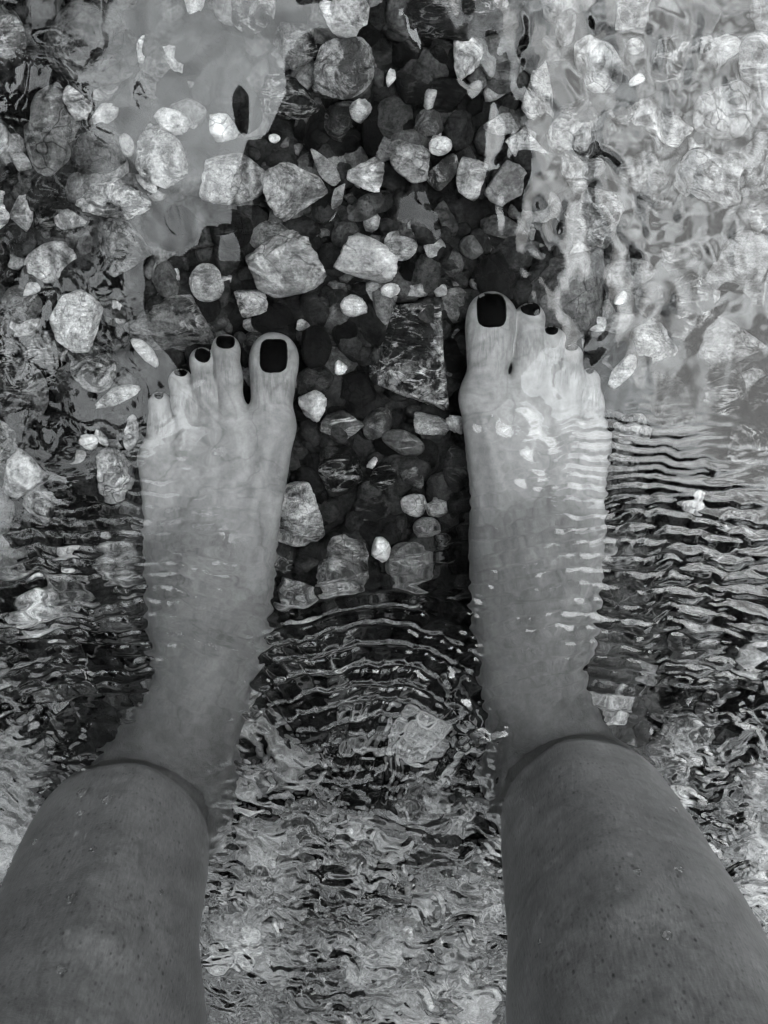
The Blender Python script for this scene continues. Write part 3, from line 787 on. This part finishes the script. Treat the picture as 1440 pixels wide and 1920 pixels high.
#      kind      px    py    w    h   ang  (tone, vein, speck, crust)  label                lift
S_ = [
 ('oval', 172, 80, 180, 172, 10, (.040, .10, .3, .10), 'largest dark boulder with rough streaks at the upper left', 0),
 ('oval', 42, 130, 108, 82, 0, (.070, .0, .2, .0), 'smooth dark oval stone left of the largest dark boulder', 0),
 ('oval', 305, 48, 88, 112, 0, (.030, .0, .1, .0), 'smooth dark stone right of the largest dark boulder', 0),
 ('slab', 266, 92, 30, 54, 12, (.40, .2, .2, .5), 'small white upright pebble beside the largest dark boulder', .006),
 ('oval', 282, 155, 58, 60, 0, (.055, .1, .2, .1), 'round brown pebble under the small white upright pebble', 0),
 ('oval', 328, 166, 58, 58, 0, (.035, .0, .1, .0), 'round near-black pebble right of the round brown pebble', 0),
 ('oval', 92, 245, 96, 175, 8, (.085, .2, .4, .12), 'long upright ochre stone under the smooth dark oval stone', 0),
 ('shard', 146, 192, 44, 72, -28, (.28, .9, .2, .5), 'white striped shard pointing down beside the long upright ochre stone', .008),
 ('slab', 193, 214, 62, 42, -20, (.26, .1, .1, .3), 'pale flat pebble right of the white striped shard', .004),
 ('oval', 253, 216, 62, 60, 0, (.040, .0, .2, .0), 'round dark pebble left of the pale angular block', 0),
 ('angular', 326, 228, 78, 56, 3, (.30, .6, .1, .6), 'pale angular block above the marbled boulder', .008),
 ('angular', 298, 292, 96, 122, -28, (.12, .9, .3, .65), 'marbled pale boulder with white crust below the pale angular block', .004),
 ('oval', 190, 285, 98, 90, 0, (.085, .1, .6, .1), 'round mid-grey stone left of the marbled pale boulder', 0),
 ('angular', 212, 372, 142, 80, 8, (.10, .8, .3, .8), 'wide stone with white crusted edge under the round mid-grey stone', .003),
 ('oval', 237, 272, 26, 44, -15, (.28, .1, .1, .2), 'small pale oval pebble against the marbled pale boulder', .008),
 ('shard', 275, 342, 22, 50, -42, (.40, .3, .1, .5), 'thin white sliver under the marbled pale boulder', .008),
 ('angular', 41, 398, 46, 76, 10, (.22, .5, .4, .5), 'pale upright stone near the left edge below the dark wedge', 0.004),
 ('oval', 18, 440, 14, 30, 10, (.5, 0, 0, .4), 'tiny white upright pebble at the left edge', .006),
 ('angular', 132, 412, 62, 42, 20, (.22, .5, .2, .6), 'white patched stone left of the brown oval pebble', 0),
 ('slab', 60, 342, 116, 74, 10, (.035, .1, .2, .0), 'dark wedge stone at the left edge', 0),
 ('shard', 36, 298, 30, 54, -35, (.20, .4, .2, .3), 'pale pointed sliver above the dark wedge stone', .006),
 ('oval', 152, 456, 42, 68, 0, (.055, .0, .2, .0), 'upright brown oval pebble under the wide crusted stone', 0),
 ('angular', 228, 462, 112, 112, 5, (.075, .3, .4, .25), 'large brown rock right of the upright brown oval pebble', 0),
 ('angular', 418, 242, 62, 58, 20, (.55, .2, .0, .7), 'bright white quartz lump in the pale reflection', .010),
 ('oval', 515, 260, 22, 18, 0, (.5, 0, 0, .3), 'tiny white pebble in the pale reflection above the crusted angular rock', .008),
 ('angular', 548, 362, 128, 112, 15, (.17, .7, .3, .6), 'crusted angular rock at the edge of the pale reflection', .004),
 ('oval', 512, 442, 92, 62, -8, (.09, .2, .7, .2), 'speckled brown stone under the crusted angular rock', 0.004),
 ('oval', 690, 66, 58, 92, 5, (.018, 0, .1, 0), 'black upright oval stone at the top between the reflections', 0),
 ('oval', 546, 110, 56, 32, -15, (.18, .1, .1, .1), 'smooth grey lozenge pebble near the top', .008),
 ('angular', 552, 88, 92, 92, 0, (.045, .4, .4, .2), 'dark rough rock behind the smooth grey lozenge pebble', 0),
 ('slab', 675, 206, 40, 48, 28, (.36, .5, .2, .4), 'white chipped pebble left of the tall black oval stone', .008),
 ('oval', 702, 240, 50, 106, 5, (.020, 0, .1, 0), 'tall black oval stone in the dark channel', 0),
 ('oval', 590, 240, 46, 92, 8, (.024, 0, .1, 0), 'dark tall oval pebble beside the pale reflection', 0),
 ('angular', 640, 225, 66, 82, 0, (.05, .2, .4, .0), 'brown faceted stone left of the white chipped pebble', 0),
 ('shard', 608, 312, 34, 84, -38, (.24, .3, .1, .2), 'bent pale shard above the dark tall pebble', .008),
 ('shard', 634, 368, 22, 54, 18, (.26, .3, .1, .2), 'pale curved splinter left of the speckled lozenge stone', .010),
 ('angular', 688, 322, 72, 66, 20, (.30, .8, .3, .5), 'marbled pale angular stone in the dark channel', .008),
 ('oval', 614, 372, 42, 98, 6, (.028, .0, .2, .0), 'dark tall pebble left of the speckled lozenge stone', 0),
 ('oval', 687, 389, 82, 44, -33, (.115, .0, .8, .0), 'speckled lozenge stone lying aslant in the dark channel', .006),
 ('oval', 655, 268, 40, 40, 0, (.018, 0, .1, 0), 'small black pebble above the marbled pale angular stone', 0),
 ('angular', 764, 300, 88, 84, 10, (.15, .4, .6, .4), 'rough grey block right of the marbled pale angular stone', .003),
 ('oval', 826, 273, 44, 38, -10, (.45, .1, .0, .3), 'white rounded pebble right of the rough grey block', .010),
 ('oval', 752, 38, 66, 54, 0, (.020, 0, .2, 0), 'black round stone at the top edge of the channel', 0),
 ('oval', 762, 102, 70, 56, 0, (.022, 0, .2, 0), 'black stone under the black round stone', 0),
 ('angular', 775, 165, 76, 66, 20, (.030, .1, .3, 0), 'dark blocky stone in the middle of the channel', 0),
 ('oval', 750, 235, 52, 52, 0, (.022, 0, .2, 0), 'dark round pebble right of the tall black oval stone', 0),
 ('shard', 734, 146, 20, 36, 15, (.40, .3, .2, .3), 'small white chip beside the dark blocky stone', .010),
 ('shard', 805, 186, 24, 42, 15, (.32, .2, .1, .2), 'small pale splinter right of the dark blocky stone', .010),
 ('oval', 780, 426, 42, 34, -12, (.24, .3, .6, .3), 'light speckled pebble above the pale three-cornered pebble', .006),
 ('angular', 815, 460, 38, 52, -20, (.24, .4, .3, .3), 'pale three-cornered pebble under the light speckled pebble', .004),
 ('oval', 885, 463, 48, 46, 0, (.12, .1, .3, .0), 'round grey pebble alone in the dark above the right foot', .004),
 ('oval', 752, 392, 64, 52, 0, (.024, 0, .2, 0), 'dark stone right of the speckled lozenge stone', 0),
 ('slab', 955, 345, 86, 88, 12, (.20, .1, .3, .15), 'beige flat trapezoid stone in the pale reflection', .006),
 ('angular', 882, 336, 54, 84, 8, (.25, .7, .2, .5), 'swirled pale stone left of the beige flat trapezoid stone', .006),
 ('angular', 1015, 172, 64, 118, 5, (.18, .3, .5, .5), 'tall rough pale stone in the right reflection', .006),
 ('oval', 1194, 152, 22, 22, 0, (.7, 0, 0, .3), 'tiny bright white round pebble under the wavy reflection', .012),
 ('oval', 1187, 88, 30, 30, 0, (.5, 0, 0, .3), 'small white pebble above the tiny bright white pebble', .010),
 ('oval', 1058, 48, 40, 82, 5, (.18, .2, .3, .2), 'pale upright stone in the dark patch at the top right', .006),
 ('oval', 1092, 50, 60, 70, 0, (.025, 0, .2, .0), 'dark stone right of the pale upright stone', 0),
 ('oval', 990, 100, 70, 70, 0, (.025, .1, .2, .0), 'dark stone left of the pale upright stone', 0),
 ('oval', 950, 130, 72, 100, 20, (.13, .1, .3, .1), 'smooth grey stone left of the tall rough pale stone', 0),
 ('angular', 880, 105, 66, 90, -8, (.10, .9, .3, .8), 'crackled white stone near the top of the right reflection', .004),
 ('angular', 940, 232, 70, 44, -5, (.34, .4, .1, .6), 'bright white stone in the right reflection', .010),
 # middle band, left
 ('angular', 145, 602, 104, 122, -6, (.42, .5, .15, .6), 'largest bright white angular quartz at the left', .008),
 ('slab', 202, 556, 56, 118, -14, (.085, .1, .4, .1), 'long brown slab behind the largest bright white quartz', 0),
 ('oval', 40, 572, 80, 76, 0, (.10, .1, .3, .1), 'round pinkish-grey stone left of the largest white quartz', 0),
 ('slab', 57, 541, 38, 24, -15, (.42, .2, .2, .4), 'small white chip lying on the round pinkish-grey stone', .026),
 ('oval', 52, 613, 20, 20, 0, (.34, .0, .1, .2), 'tiny pale pebble under the round pinkish-grey stone', .004),
 ('oval', 388, 530, 66, 76, -10, (.32, .5, .3, .4), 'bright rounded pebble above the left foot', .008),
 ('angular', 470, 571, 66, 56, 10, (.16, .8, .5, .8), 'crackled white-crusted pebble above the left big toe', .008),
 ('angular', 537, 494, 146, 124, -8, (.21, .5, .4, .55), 'big pale angular boulder above the left foot', .006),
 ('shard', 692, 488, 116, 84, 24, (.36, .4, .1, .3), 'bright three-cornered shard in the middle of the channel', .014),
 ('slab', 662, 573, 52, 42, -12, (.42, .3, .1, .3), 'small white faceted pebble under the bright three-cornered shard', .012),
 ('oval', 512, 600, 84, 60, -10, (.040, .0, .3, .0), 'dark oval stone against the tip of the left big toe', 0),
 ('angular', 322, 602, 176, 122, 6, (.065, .4, .5, .2), 'broad brown rock above the small toes of the left foot', 0),
 ('oval', 592, 651, 58, 88, 4, (.034, 0, .3, 0), 'dark oval pebble right of the left big toe', .004),
 ('oval', 596, 710, 60, 58, 0, (.034, .1, .3, .05), 'dark round pebble under the dark oval pebble by the big toe', .004),
 ('oval', 645, 622, 52, 60, 0, (.022, 0, .2, 0), 'black pebble left of the squarish streaked slab', 0),
 ('angular', 638, 690, 26, 28, 10, (.6, 0, 0, .4), 'tiny white chip between the feet', .010),
 ('angular', 585, 760, 56, 62, 5, (.34, .3, .3, .75), 'white-tipped knobbly pebble beside the left big toe joint', .010),
 ('slab', 640, 797, 84, 54, -12, (.075, .7, .3, .0), 'finely striped grey pebble right of the white-tipped knobbly pebble', .006),
 ('angular', 568, 610, 28, 24, 0, (.30, .2, .4, .5), 'tiny crusted pebble between two black pebbles', .006),
 ('shard', 220, 742, 96, 34, -20, (.30, .6, .1, .6), 'white flat shard lying aslant left of the left foot', .010),
 ('shard', 274, 660, 26, 70, -38, (.38, .3, .1, .5), 'white strip of shell above the smallest left toe', .012),
 ('oval', 38, 740, 110, 140, 0, (.045, .2, .3, .15), 'large dark rounded rock at the left edge', 0),
 ('slab', 165, 826, 40, 30, 22, (.36, .6, .2, .4), 'small pale striped slab left of the left foot', .008),
 ('slab', 190, 822, 24, 40, -20, (.30, .5, .2, .3), 'small pale slab leaning on the small pale striped slab', .006),
 ('oval', 142, 856, 42, 26, -18, (.32, .3, .2, .2), 'pale oval pebble under the small pale striped slab', .006),
 ('shard', 212, 892, 78, 104, -24, (.30, .6, .1, .6), 'white pyramid-shaped stone beside the outer edge of the left foot', .008),
 ('angular', 48, 890, 88, 96, 4, (.16, .6, .3, .8), 'white-crusted block at the left under the large dark rounded rock', .004),
 ('angular', 76, 948, 64, 66, 15, (.30, .5, .2, .6), 'white broken stone below the white-crusted block', .006),
 ('oval', 246, 812, 30, 70, 10, (.16, .7, .4, .5), 'speckled pebble touching the little toe of the left foot', .004),
 ('oval', 210, 790, 70, 70, 0, (.055, .1, .3, .0), 'dark smooth stone under the white flat shard', 0),
 # between the feet
 ('block', 768, 668, 160, 205, 2, (.046, .9, .7, .30), 'squarish streaked dark slab between the two big toes', .004),
 ('oval', 852, 668, 50, 72, 8, (.024, 0, .2, 0), 'black oval pebble touching the right big toe', .006),
 ('slab', 732, 545, 38, 30, 0, (.46, .3, .1, .4), 'small white pebble under the right end of the three-cornered shard', .010),
 ('angular', 784, 543, 52, 30, -5, (.26, .4, .3, .4), 'pale lumpy pebble right of the small white pebble', .006),
 ('angular', 826, 545, 24, 24, 0, (.34, .3, .2, .4), 'tiny pale pebble above the squarish streaked slab', .006),
 ('oval', 816, 510, 50, 38, -8, (.035, .0, .2, .0), 'dark oval pebble above the tiny pale pebble', .004),
 ('oval', 768, 512, 44, 46, 0, (.026, .0, .2, .0), 'dark round pebble left of the dark oval pebble in the shade', .002),
 ('angular', 806, 800, 74, 44, 25, (.17, .6, .3, .5), 'pale wedge pebble below the squarish streaked slab', .006),
 ('oval', 756, 830, 84, 42, 22, (.075, .4, .4, .0), 'banded dark oval pebble left of the right foot', .008),
 ('angular', 852, 796, 36, 34, 0, (.46, .3, .0, .6), 'white shiny pebble against the right foot', .010),
 ('shard', 700, 868, 14, 26, 30, (.6, .0, .0, .3), 'tiny white chip midway between the insteps', .012),
 ('oval', 776, 946, 52, 46, 10, (.19, .3, .3, .3), 'pale round pebble in the cluster beside the right foot', .006),
 ('oval', 818, 952, 40, 42, 0, (.17, .4, .3, .3), 'pale pebble nearest the right foot in its cluster', .006),
 ('oval', 800, 992, 52, 42, 5, (.15, .3, .3, .1), 'grey three-sided pebble lowest in the cluster beside the right foot', .006),
 ('angular', 772, 893, 46, 46, 0, (.06, .3, .4, .1), 'brown faceted pebble above the pale cluster', .004),
 ('oval', 854, 880, 50, 90, 0, (.065, .2, .4, .0), 'brown upright stone squeezed against the right foot', .002),
 ('angular', 558, 965, 116, 128, 10, (.17, .95, .5, .7), 'large crystalline cracked rock against the left instep', .006),
 ('angular', 645, 1062, 100, 118, 8, (.15, .8, .5, .5), 'pale pebbled rock below the large crystalline rock', .004),
 ('shard', 714, 1030, 40, 46, -10, (.44, .5, .2, .4), 'white broken chip right of the pale pebbled rock', .012),
 ('oval', 768, 1062, 92, 92, 10, (.085, .5, .3, .1), 'grey smooth stone right of the white broken chip', .002),
 ('angular', 552, 1118, 78, 80, -30, (.15, .8, .5, .6), 'crusted stone under the large crystalline rock', .002),
 ('angular', 640, 880, 90, 90, 20, (.030, .5, .5, .0), 'dark ribbed stone above the large crystalline rock', .0),
 ('oval', 700, 960, 80, 70, 10, (.028, .2, .4, .0), 'dark stone right of the large crystalline rock', .0),
 ('oval', 670, 1000, 80, 40, -10, (.040, .2, .4, .0), 'dark flat stone above the pale pebbled rock', .0),
 # right
 ('shard', 1168, 696, 34, 72, 36, (.36, .4, .1, .5), 'white split shard right of the right little toe', .014),
 ('oval', 1226, 711, 50, 40, 6, (.11, .1, .5, .0), 'round grey speckled pebble right of the white split shard', .006),
 ('angular', 1266, 762, 84, 96, -5, (.055, .3, .5, .1), 'brown rough rock below the round grey speckled pebble', 0),
 ('oval', 1185, 740, 56, 60, 0, (.040, .1, .3, .0), 'dark stone beneath the white split shard', 0),
 ('slab', 1302, 936, 42, 52, 5, (.48, .1, .2, .3), 'white upright pebble standing out at the lower right', .012),
 ('slab', 1122, 606, 40, 30, 8, (.42, .3, .1, .4), 'white chip above the right little toe', .012),
 ('shard', 1164, 558, 24, 28, 0, (.6, .1, .0, .3), 'small white flake right of the smooth boulder', .014),
 ('angular', 1062, 545, 160, 190, 10, (.12, .1, .4, .08), 'big smooth boulder above the toes of the right foot', .0),
 ('oval', 1042, 600, 36, 34, 0, (.13, .0, .2, .0), 'small domed pebble at the tip of the right third toe', .010),
 ('angular', 1188, 800, 70, 60, 20, (.20, .4, .2, .4), 'pale broken stone right of the right foot', .004),
 ('angular', 1170, 860, 56, 70, 0, (.07, .3, .3, .1), 'brown slab stone below the pale broken stone', 0),
 ('oval', 1410, 1238, 66, 66, 0, (.26, .2, .1, .2), 'pale rounded stone with a dark hollow at the right edge', .006),
 ('oval', 1300, 1212, 110, 80, 0, (.06, .2, .5, .1), 'brown stone left of the pale rounded stone at the edge', 0),
 ('angular', 1090, 330, 90, 80, 0, (.15, .7, .3, .5), 'white-veined stone in the right reflection', .0),
 ('angular', 1110, 410, 120, 110, 0, (.10, .6, .3, .3), 'large grey stone under the white-veined stone', .0),
 ('angular', 1270, 480, 90, 60, 0, (.12, .5, .3, .6), 'crusted stone far right above the swirling water', .0),
 ('angular', 1370, 640, 130, 100, 0, (.09, .4, .5, .3), 'crumbly stone at the right edge', .0),
 ('angular', 1200, 330, 90, 100, 0, (.10, .3, .3, .3), 'blurred grey stone under the wavy reflection', .0),
 ('angular', 1330, 340, 120, 110, 0, (.12, .3, .3, .4), 'blurred pale stone under the wavy reflection', .0),
 # lower left
 ('angular', 66, 1142, 106, 92, -10, (.40, .5, .3, .7), 'white cracked block at the lower left', .006),
 ('slab', 136, 1112, 120, 100, -5, (.12, .4, .3, .2), 'grey flat slab right of the white cracked block', .0),
 ('oval', 12, 1042, 76, 100, 0, (.16, .2, .2, .3), 'pale rounded stone half out of the left edge', .0),
 ('oval', 126, 1040, 46, 32, -20, (.30, .2, .1, .2), 'pale oval pebble above the grey flat slab', .006),
 ('oval', 196, 1012, 26, 26, 0, (.22, .2, .2, .2), 'small pale pebble left of the left heel', .006),
 ('angular', 40, 1425, 120, 110, -30, (.18, .4, .3, .3), 'blurred pale rock beside the left shin', .012),
]
for k, px, py, w, h, a, c, lab, lift in S_:
    stone('stone' if max(w, h) > 48 else 'pebble', k, px, py, w, h, a, c, lab, 'stones on the stream bed', lift * .8)
KEYS = list(PLACED)

# feet footprint in px, to keep pebbles clear of them
FOOT = [[(514, 640), (470, 680), (360, 660), (320, 700), (280, 750), (258, 860), (265, 1100), (285, 1300), (180, 1420), (40, 1560), (-60, 1700), (-60, 1980), (350, 1980), (405, 1560), (470, 1300), (500, 1000), (540, 900), (555, 800), (556, 660)],
        [(922, 550), (878, 580), (862, 760), (880, 950), (890, 1250), (935, 1560), (925, 1980), (1500, 1980), (1440, 1740), (1290, 1560), (1200, 1380), (1120, 1200), (1145, 900), (1140, 760), (1110, 690), (1040, 600), (1000, 570)]]
def in_poly(x, y, poly):
    c = False; j = len(poly) - 1
    for i in range(len(poly)):
        xi, yi = poly[i]; xj, yj = poly[j]
        if (yi > y) != (yj > y) and x < (xj - xi) * (y - yi) / (yj - yi) + xi: c = not c
        j = i
    return c
def near_foot(x, y, m=0):
    return any(in_poly(x + dx, y + dy, f_) for f_ in FOOT for dx, dy in ((0, 0), (m, 0), (-m, 0), (0, m), (0, -m)))
SHORT = [(k[0], k[1], max(k[2], k[3]) / 2, k[5]) for k in KEYS]
def side(dx, dy):
    if abs(dx) > 1.8 * abs(dy): return 'right of' if dx > 0 else 'left of'
    if abs(dy) > 1.8 * abs(dx): return 'below' if dy > 0 else 'above'
    return ('below' if dy > 0 else 'above') + (' and right of' if dx > 0 else ' and left of')
def cut_label(l):
    for w_ in (' with ', ' beside ', ' under ', ' right of ', ' left of ', ' above ', ' below ', ' at the ', ' against ', ' in the ', ' near ', ' lying ', ' touching ', ' behind ', ' between ', ' leaning ', ' beneath ', ' standing ', ' half ', ' alone ', ' nearest ', ' lowest ', ' squeezed ', ' midway ', ' pointing ', ' far right ', ' on the '):
        i = l.find(w_)
        if i > 0: l = l[:i]
    return l
USED = {}
fr = np.random.default_rng(21)
def overlap(x, y, rad, f=.72):
    for (qx, qy, w, h, a, _) in PLACED:
        dx, dy = x - qx, y - qy
        if abs(dx) > 160 or abs(dy) > 160: continue
        t = math.radians(a); u = dx * math.cos(t) - dy * math.sin(t) * -1; v_ = -dx * math.sin(t) * 1 + dy * math.cos(t)
        if (u / (w / 2 + rad * f)) ** 2 + (v_ / (h / 2 + rad * f)) ** 2 < 1: return True
    return False
nfill = 0
for rad0, tries in ((58, 900), (43, 1200), (32, 1800), (24, 2600)):
    for _ in range(tries):
        if len(PLACED) >= 299: break
        x, y = fr.uniform(-30, 1470), fr.uniform(-30, 1960)
        rad = rad0 * fr.uniform(.85, 1.2)
        if near_foot(x, y, rad * .6) or overlap(x, y, rad, .55): continue
        kind = fr.choice(['oval', 'oval', 'angular', 'angular', 'slab'])
        dark = 540 < x < 880 and y < 1150
        q = fr.random()
        if q < (.62 if dark else .36): tone, td = fr.uniform(.018, .045), 'dark'
        elif q < (.9 if dark else .78): tone, td = fr.uniform(.055, .12), 'mid-grey'
        else: tone, td = fr.uniform(.17, .36), 'pale'
        if (500 < x < 900 and 1060 < y < 1500) or (x > 1130 and 820 < y < 1340) or (x < 260 and 1180 < y < 1400): tone, td = fr.uniform(.018, .045), 'dark'
        if y > 1370 and fr.random() < .4: tone, td = fr.uniform(.2, .4), 'pale'
        asp = fr.uniform(.68, 1.0)
        col = (tone, fr.choice([0, .05, .25, .6]), fr.uniform(.1, .7), fr.choice([0, .0, .2, .5]) if td != 'dark' else 0.0)
        kx, ky, kr, kl = min(SHORT, key=lambda s_: math.hypot(s_[0] - x, s_[1] - y) - s_[2])
        shape = {'oval': 'rounded', 'angular': 'angular', 'slab': 'flattish'}[kind]
        nm = 'stone' if rad > 24 else 'pebble'
        k2 = sorted(SHORT, key=lambda s_: math.hypot(s_[0] - x, s_[1] - y) - s_[2])
        lab = f'{td} {shape} {nm} {side(x - kx, y - ky)} the {cut_label(kl)}'
        for kk in k2[1:6]:
            if lab not in USED and len(lab.split()) <= 16: break
            lab = f'{td} {shape} {nm} between the {cut_label(kl)} and the {cut_label(kk[3])}'
        USED[lab] = 1
        stone(nm, kind, x, y, rad * 2, rad * 2 * asp, fr.uniform(-90, 90), col, lab, 'stones on the stream bed', fr.uniform(0, .003), .6, int(fr.integers(1e6)))

# loose gravel: too many to count, one mesh of small real pebbles
def gravel():
    vs, fs, tn = [], [], []; base = 0
    g = np.random.default_rng(5)
    d, f = ico(2)
    d = d / np.linalg.norm(d, axis=1, keepdims=True)
    protos = []
    for i in range(24):
        sd = np.random.default_rng(100 + i)
        protos.append(stone_shape('oval' if i % 2 else 'angular', 2, sd)[0])
    def add(x, y, z, r, tone):
        nonlocal base
        p = protos[int(g.integers(24))] * np.array([r, r * g.uniform(.6, 1), r * g.uniform(.45, .75)])
        a = g.uniform(0, 6.283); ca, sa = math.cos(a), math.sin(a)
        q = p.copy(); q[:, 0] = p[:, 0] * ca - p[:, 1] * sa; q[:, 1] = p[:, 0] * sa + p[:, 1] * ca
        vs.append(q + np.array([x, y, z])); fs.append(f + base); base += len(q); tn.append(np.full(len(q), tone))
    lo = P(-60, 1800, BED); 
    for _ in range(6800):
        x, y = g.uniform(-.30, .30), g.uniform(-.56, .10)
        r = .0028 + .0095 * g.random() ** 2.2
        t = g.choice([.010, .020, .035, .06, .12, .28], p=[.15, .20, .27, .20, .13, .05]) * g.uniform(.4, 1.05)
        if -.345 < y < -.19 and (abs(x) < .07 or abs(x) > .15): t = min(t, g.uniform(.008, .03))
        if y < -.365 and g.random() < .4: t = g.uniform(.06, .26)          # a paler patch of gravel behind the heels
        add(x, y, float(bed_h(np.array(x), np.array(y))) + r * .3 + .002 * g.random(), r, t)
    for _ in range(2300):
        a = g.uniform(0, 6.283); rr = .38 + 1.5 * g.random() ** 1.3
        x, y = rr * math.cos(a), -.23 + rr * math.sin(a) * 1.05
        if abs(x) < .30 and -.56 < y < .10: continue
        r = .008 + .018 * g.random() ** 2
        add(x, y, BED - .011 + r * .3, r, g.choice([.025, .05, .09, .2], p=[.35, .35, .2, .1]))
    o = mesh_obj('gravel', np.concatenate(vs), np.concatenate(fs), GRAV)
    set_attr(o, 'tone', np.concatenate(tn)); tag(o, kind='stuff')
gravel()

# drops of water standing on the shins
def drops():
    d, f = ico(3)
    for i, (s, px, py, r, tail, lab) in enumerate((
        (-1, 154, 1489, 9, 1.5, 'upper left water drop of the pair near the top of the left shin'), (-1, 201, 1502, 9, 1.5, 'right water drop of the pair near the top of the left shin'),
        (-1, 152, 1526, 7, 1.0, 'faint water drop just under the pair on the left shin'), (-1, 65, 1580, 6, 1.0, 'small water drop near the outer edge of the left shin'),
        (-1, 175, 1594, 6, 1.2, 'small water drop in the middle of the left shin'), (-1, 133, 1686, 9, 1.6, 'large water drop halfway down the left shin'),
        (-1, 302, 1673, 5, 1.4, 'tiny water drop towards the inner side of the left shin'), (-1, 114, 1820, 8, 1.2, 'lowest water drop on the left shin'),
        (1, 1263, 1519, 7, 1.1, 'water drop near the outer top edge of the right shin'), (1, 1195, 1636, 6, 2.0, 'long water drop in the middle of the right shin'),
        (1, 1274, 1631, 7, 1.0, 'round water drop right of the long drop on the right shin'), (1, 1250, 1755, 8, 1.3, 'largest water drop low on the right shin'),
        (1, 1013, 1767, 5, 1.2, 'small water drop near the inner edge of the right shin'))):
        # march along the line of sight to the skin
        o_ = np.array([0, 0, CAM_H]); dr = ray(px, py); t = .2
        for _ in range(120):
            dd = float(LEGS[s]((o_ + dr * t)[None].astype(np.float32))[0]); t += dd * .7
        p = o_ + dr * t
        e = .0005; g = np.array([float(LEGS[s]((p + np.eye(3)[k] * e)[None].astype(np.float32))[0] - LEGS[s]((p - np.eye(3)[k] * e)[None].astype(np.float32))[0]) for k in range(3)]); g /= np.linalg.norm(g)
        rr = 1.25 * r * t / FPX
        v = d * np.array([rr, rr * tail, rr * .6]); v[:, 0] *= 1 - .25 * v[:, 1] / (rr * tail)
        z = Vector(g); down = Vector((0, 0, -1)); y_ = (-down + z * down.dot(z)).normalized(); x_ = y_.cross(z)
        M = Matrix((x_, y_, z)).transposed()
        o = mesh_obj('water_drop', v @ np.array(M).T, f, WATER); o.location = Vector(p + g * rr * .1)
        tag(o, lab, 'water drop', 'water drops on the shins')
drops()
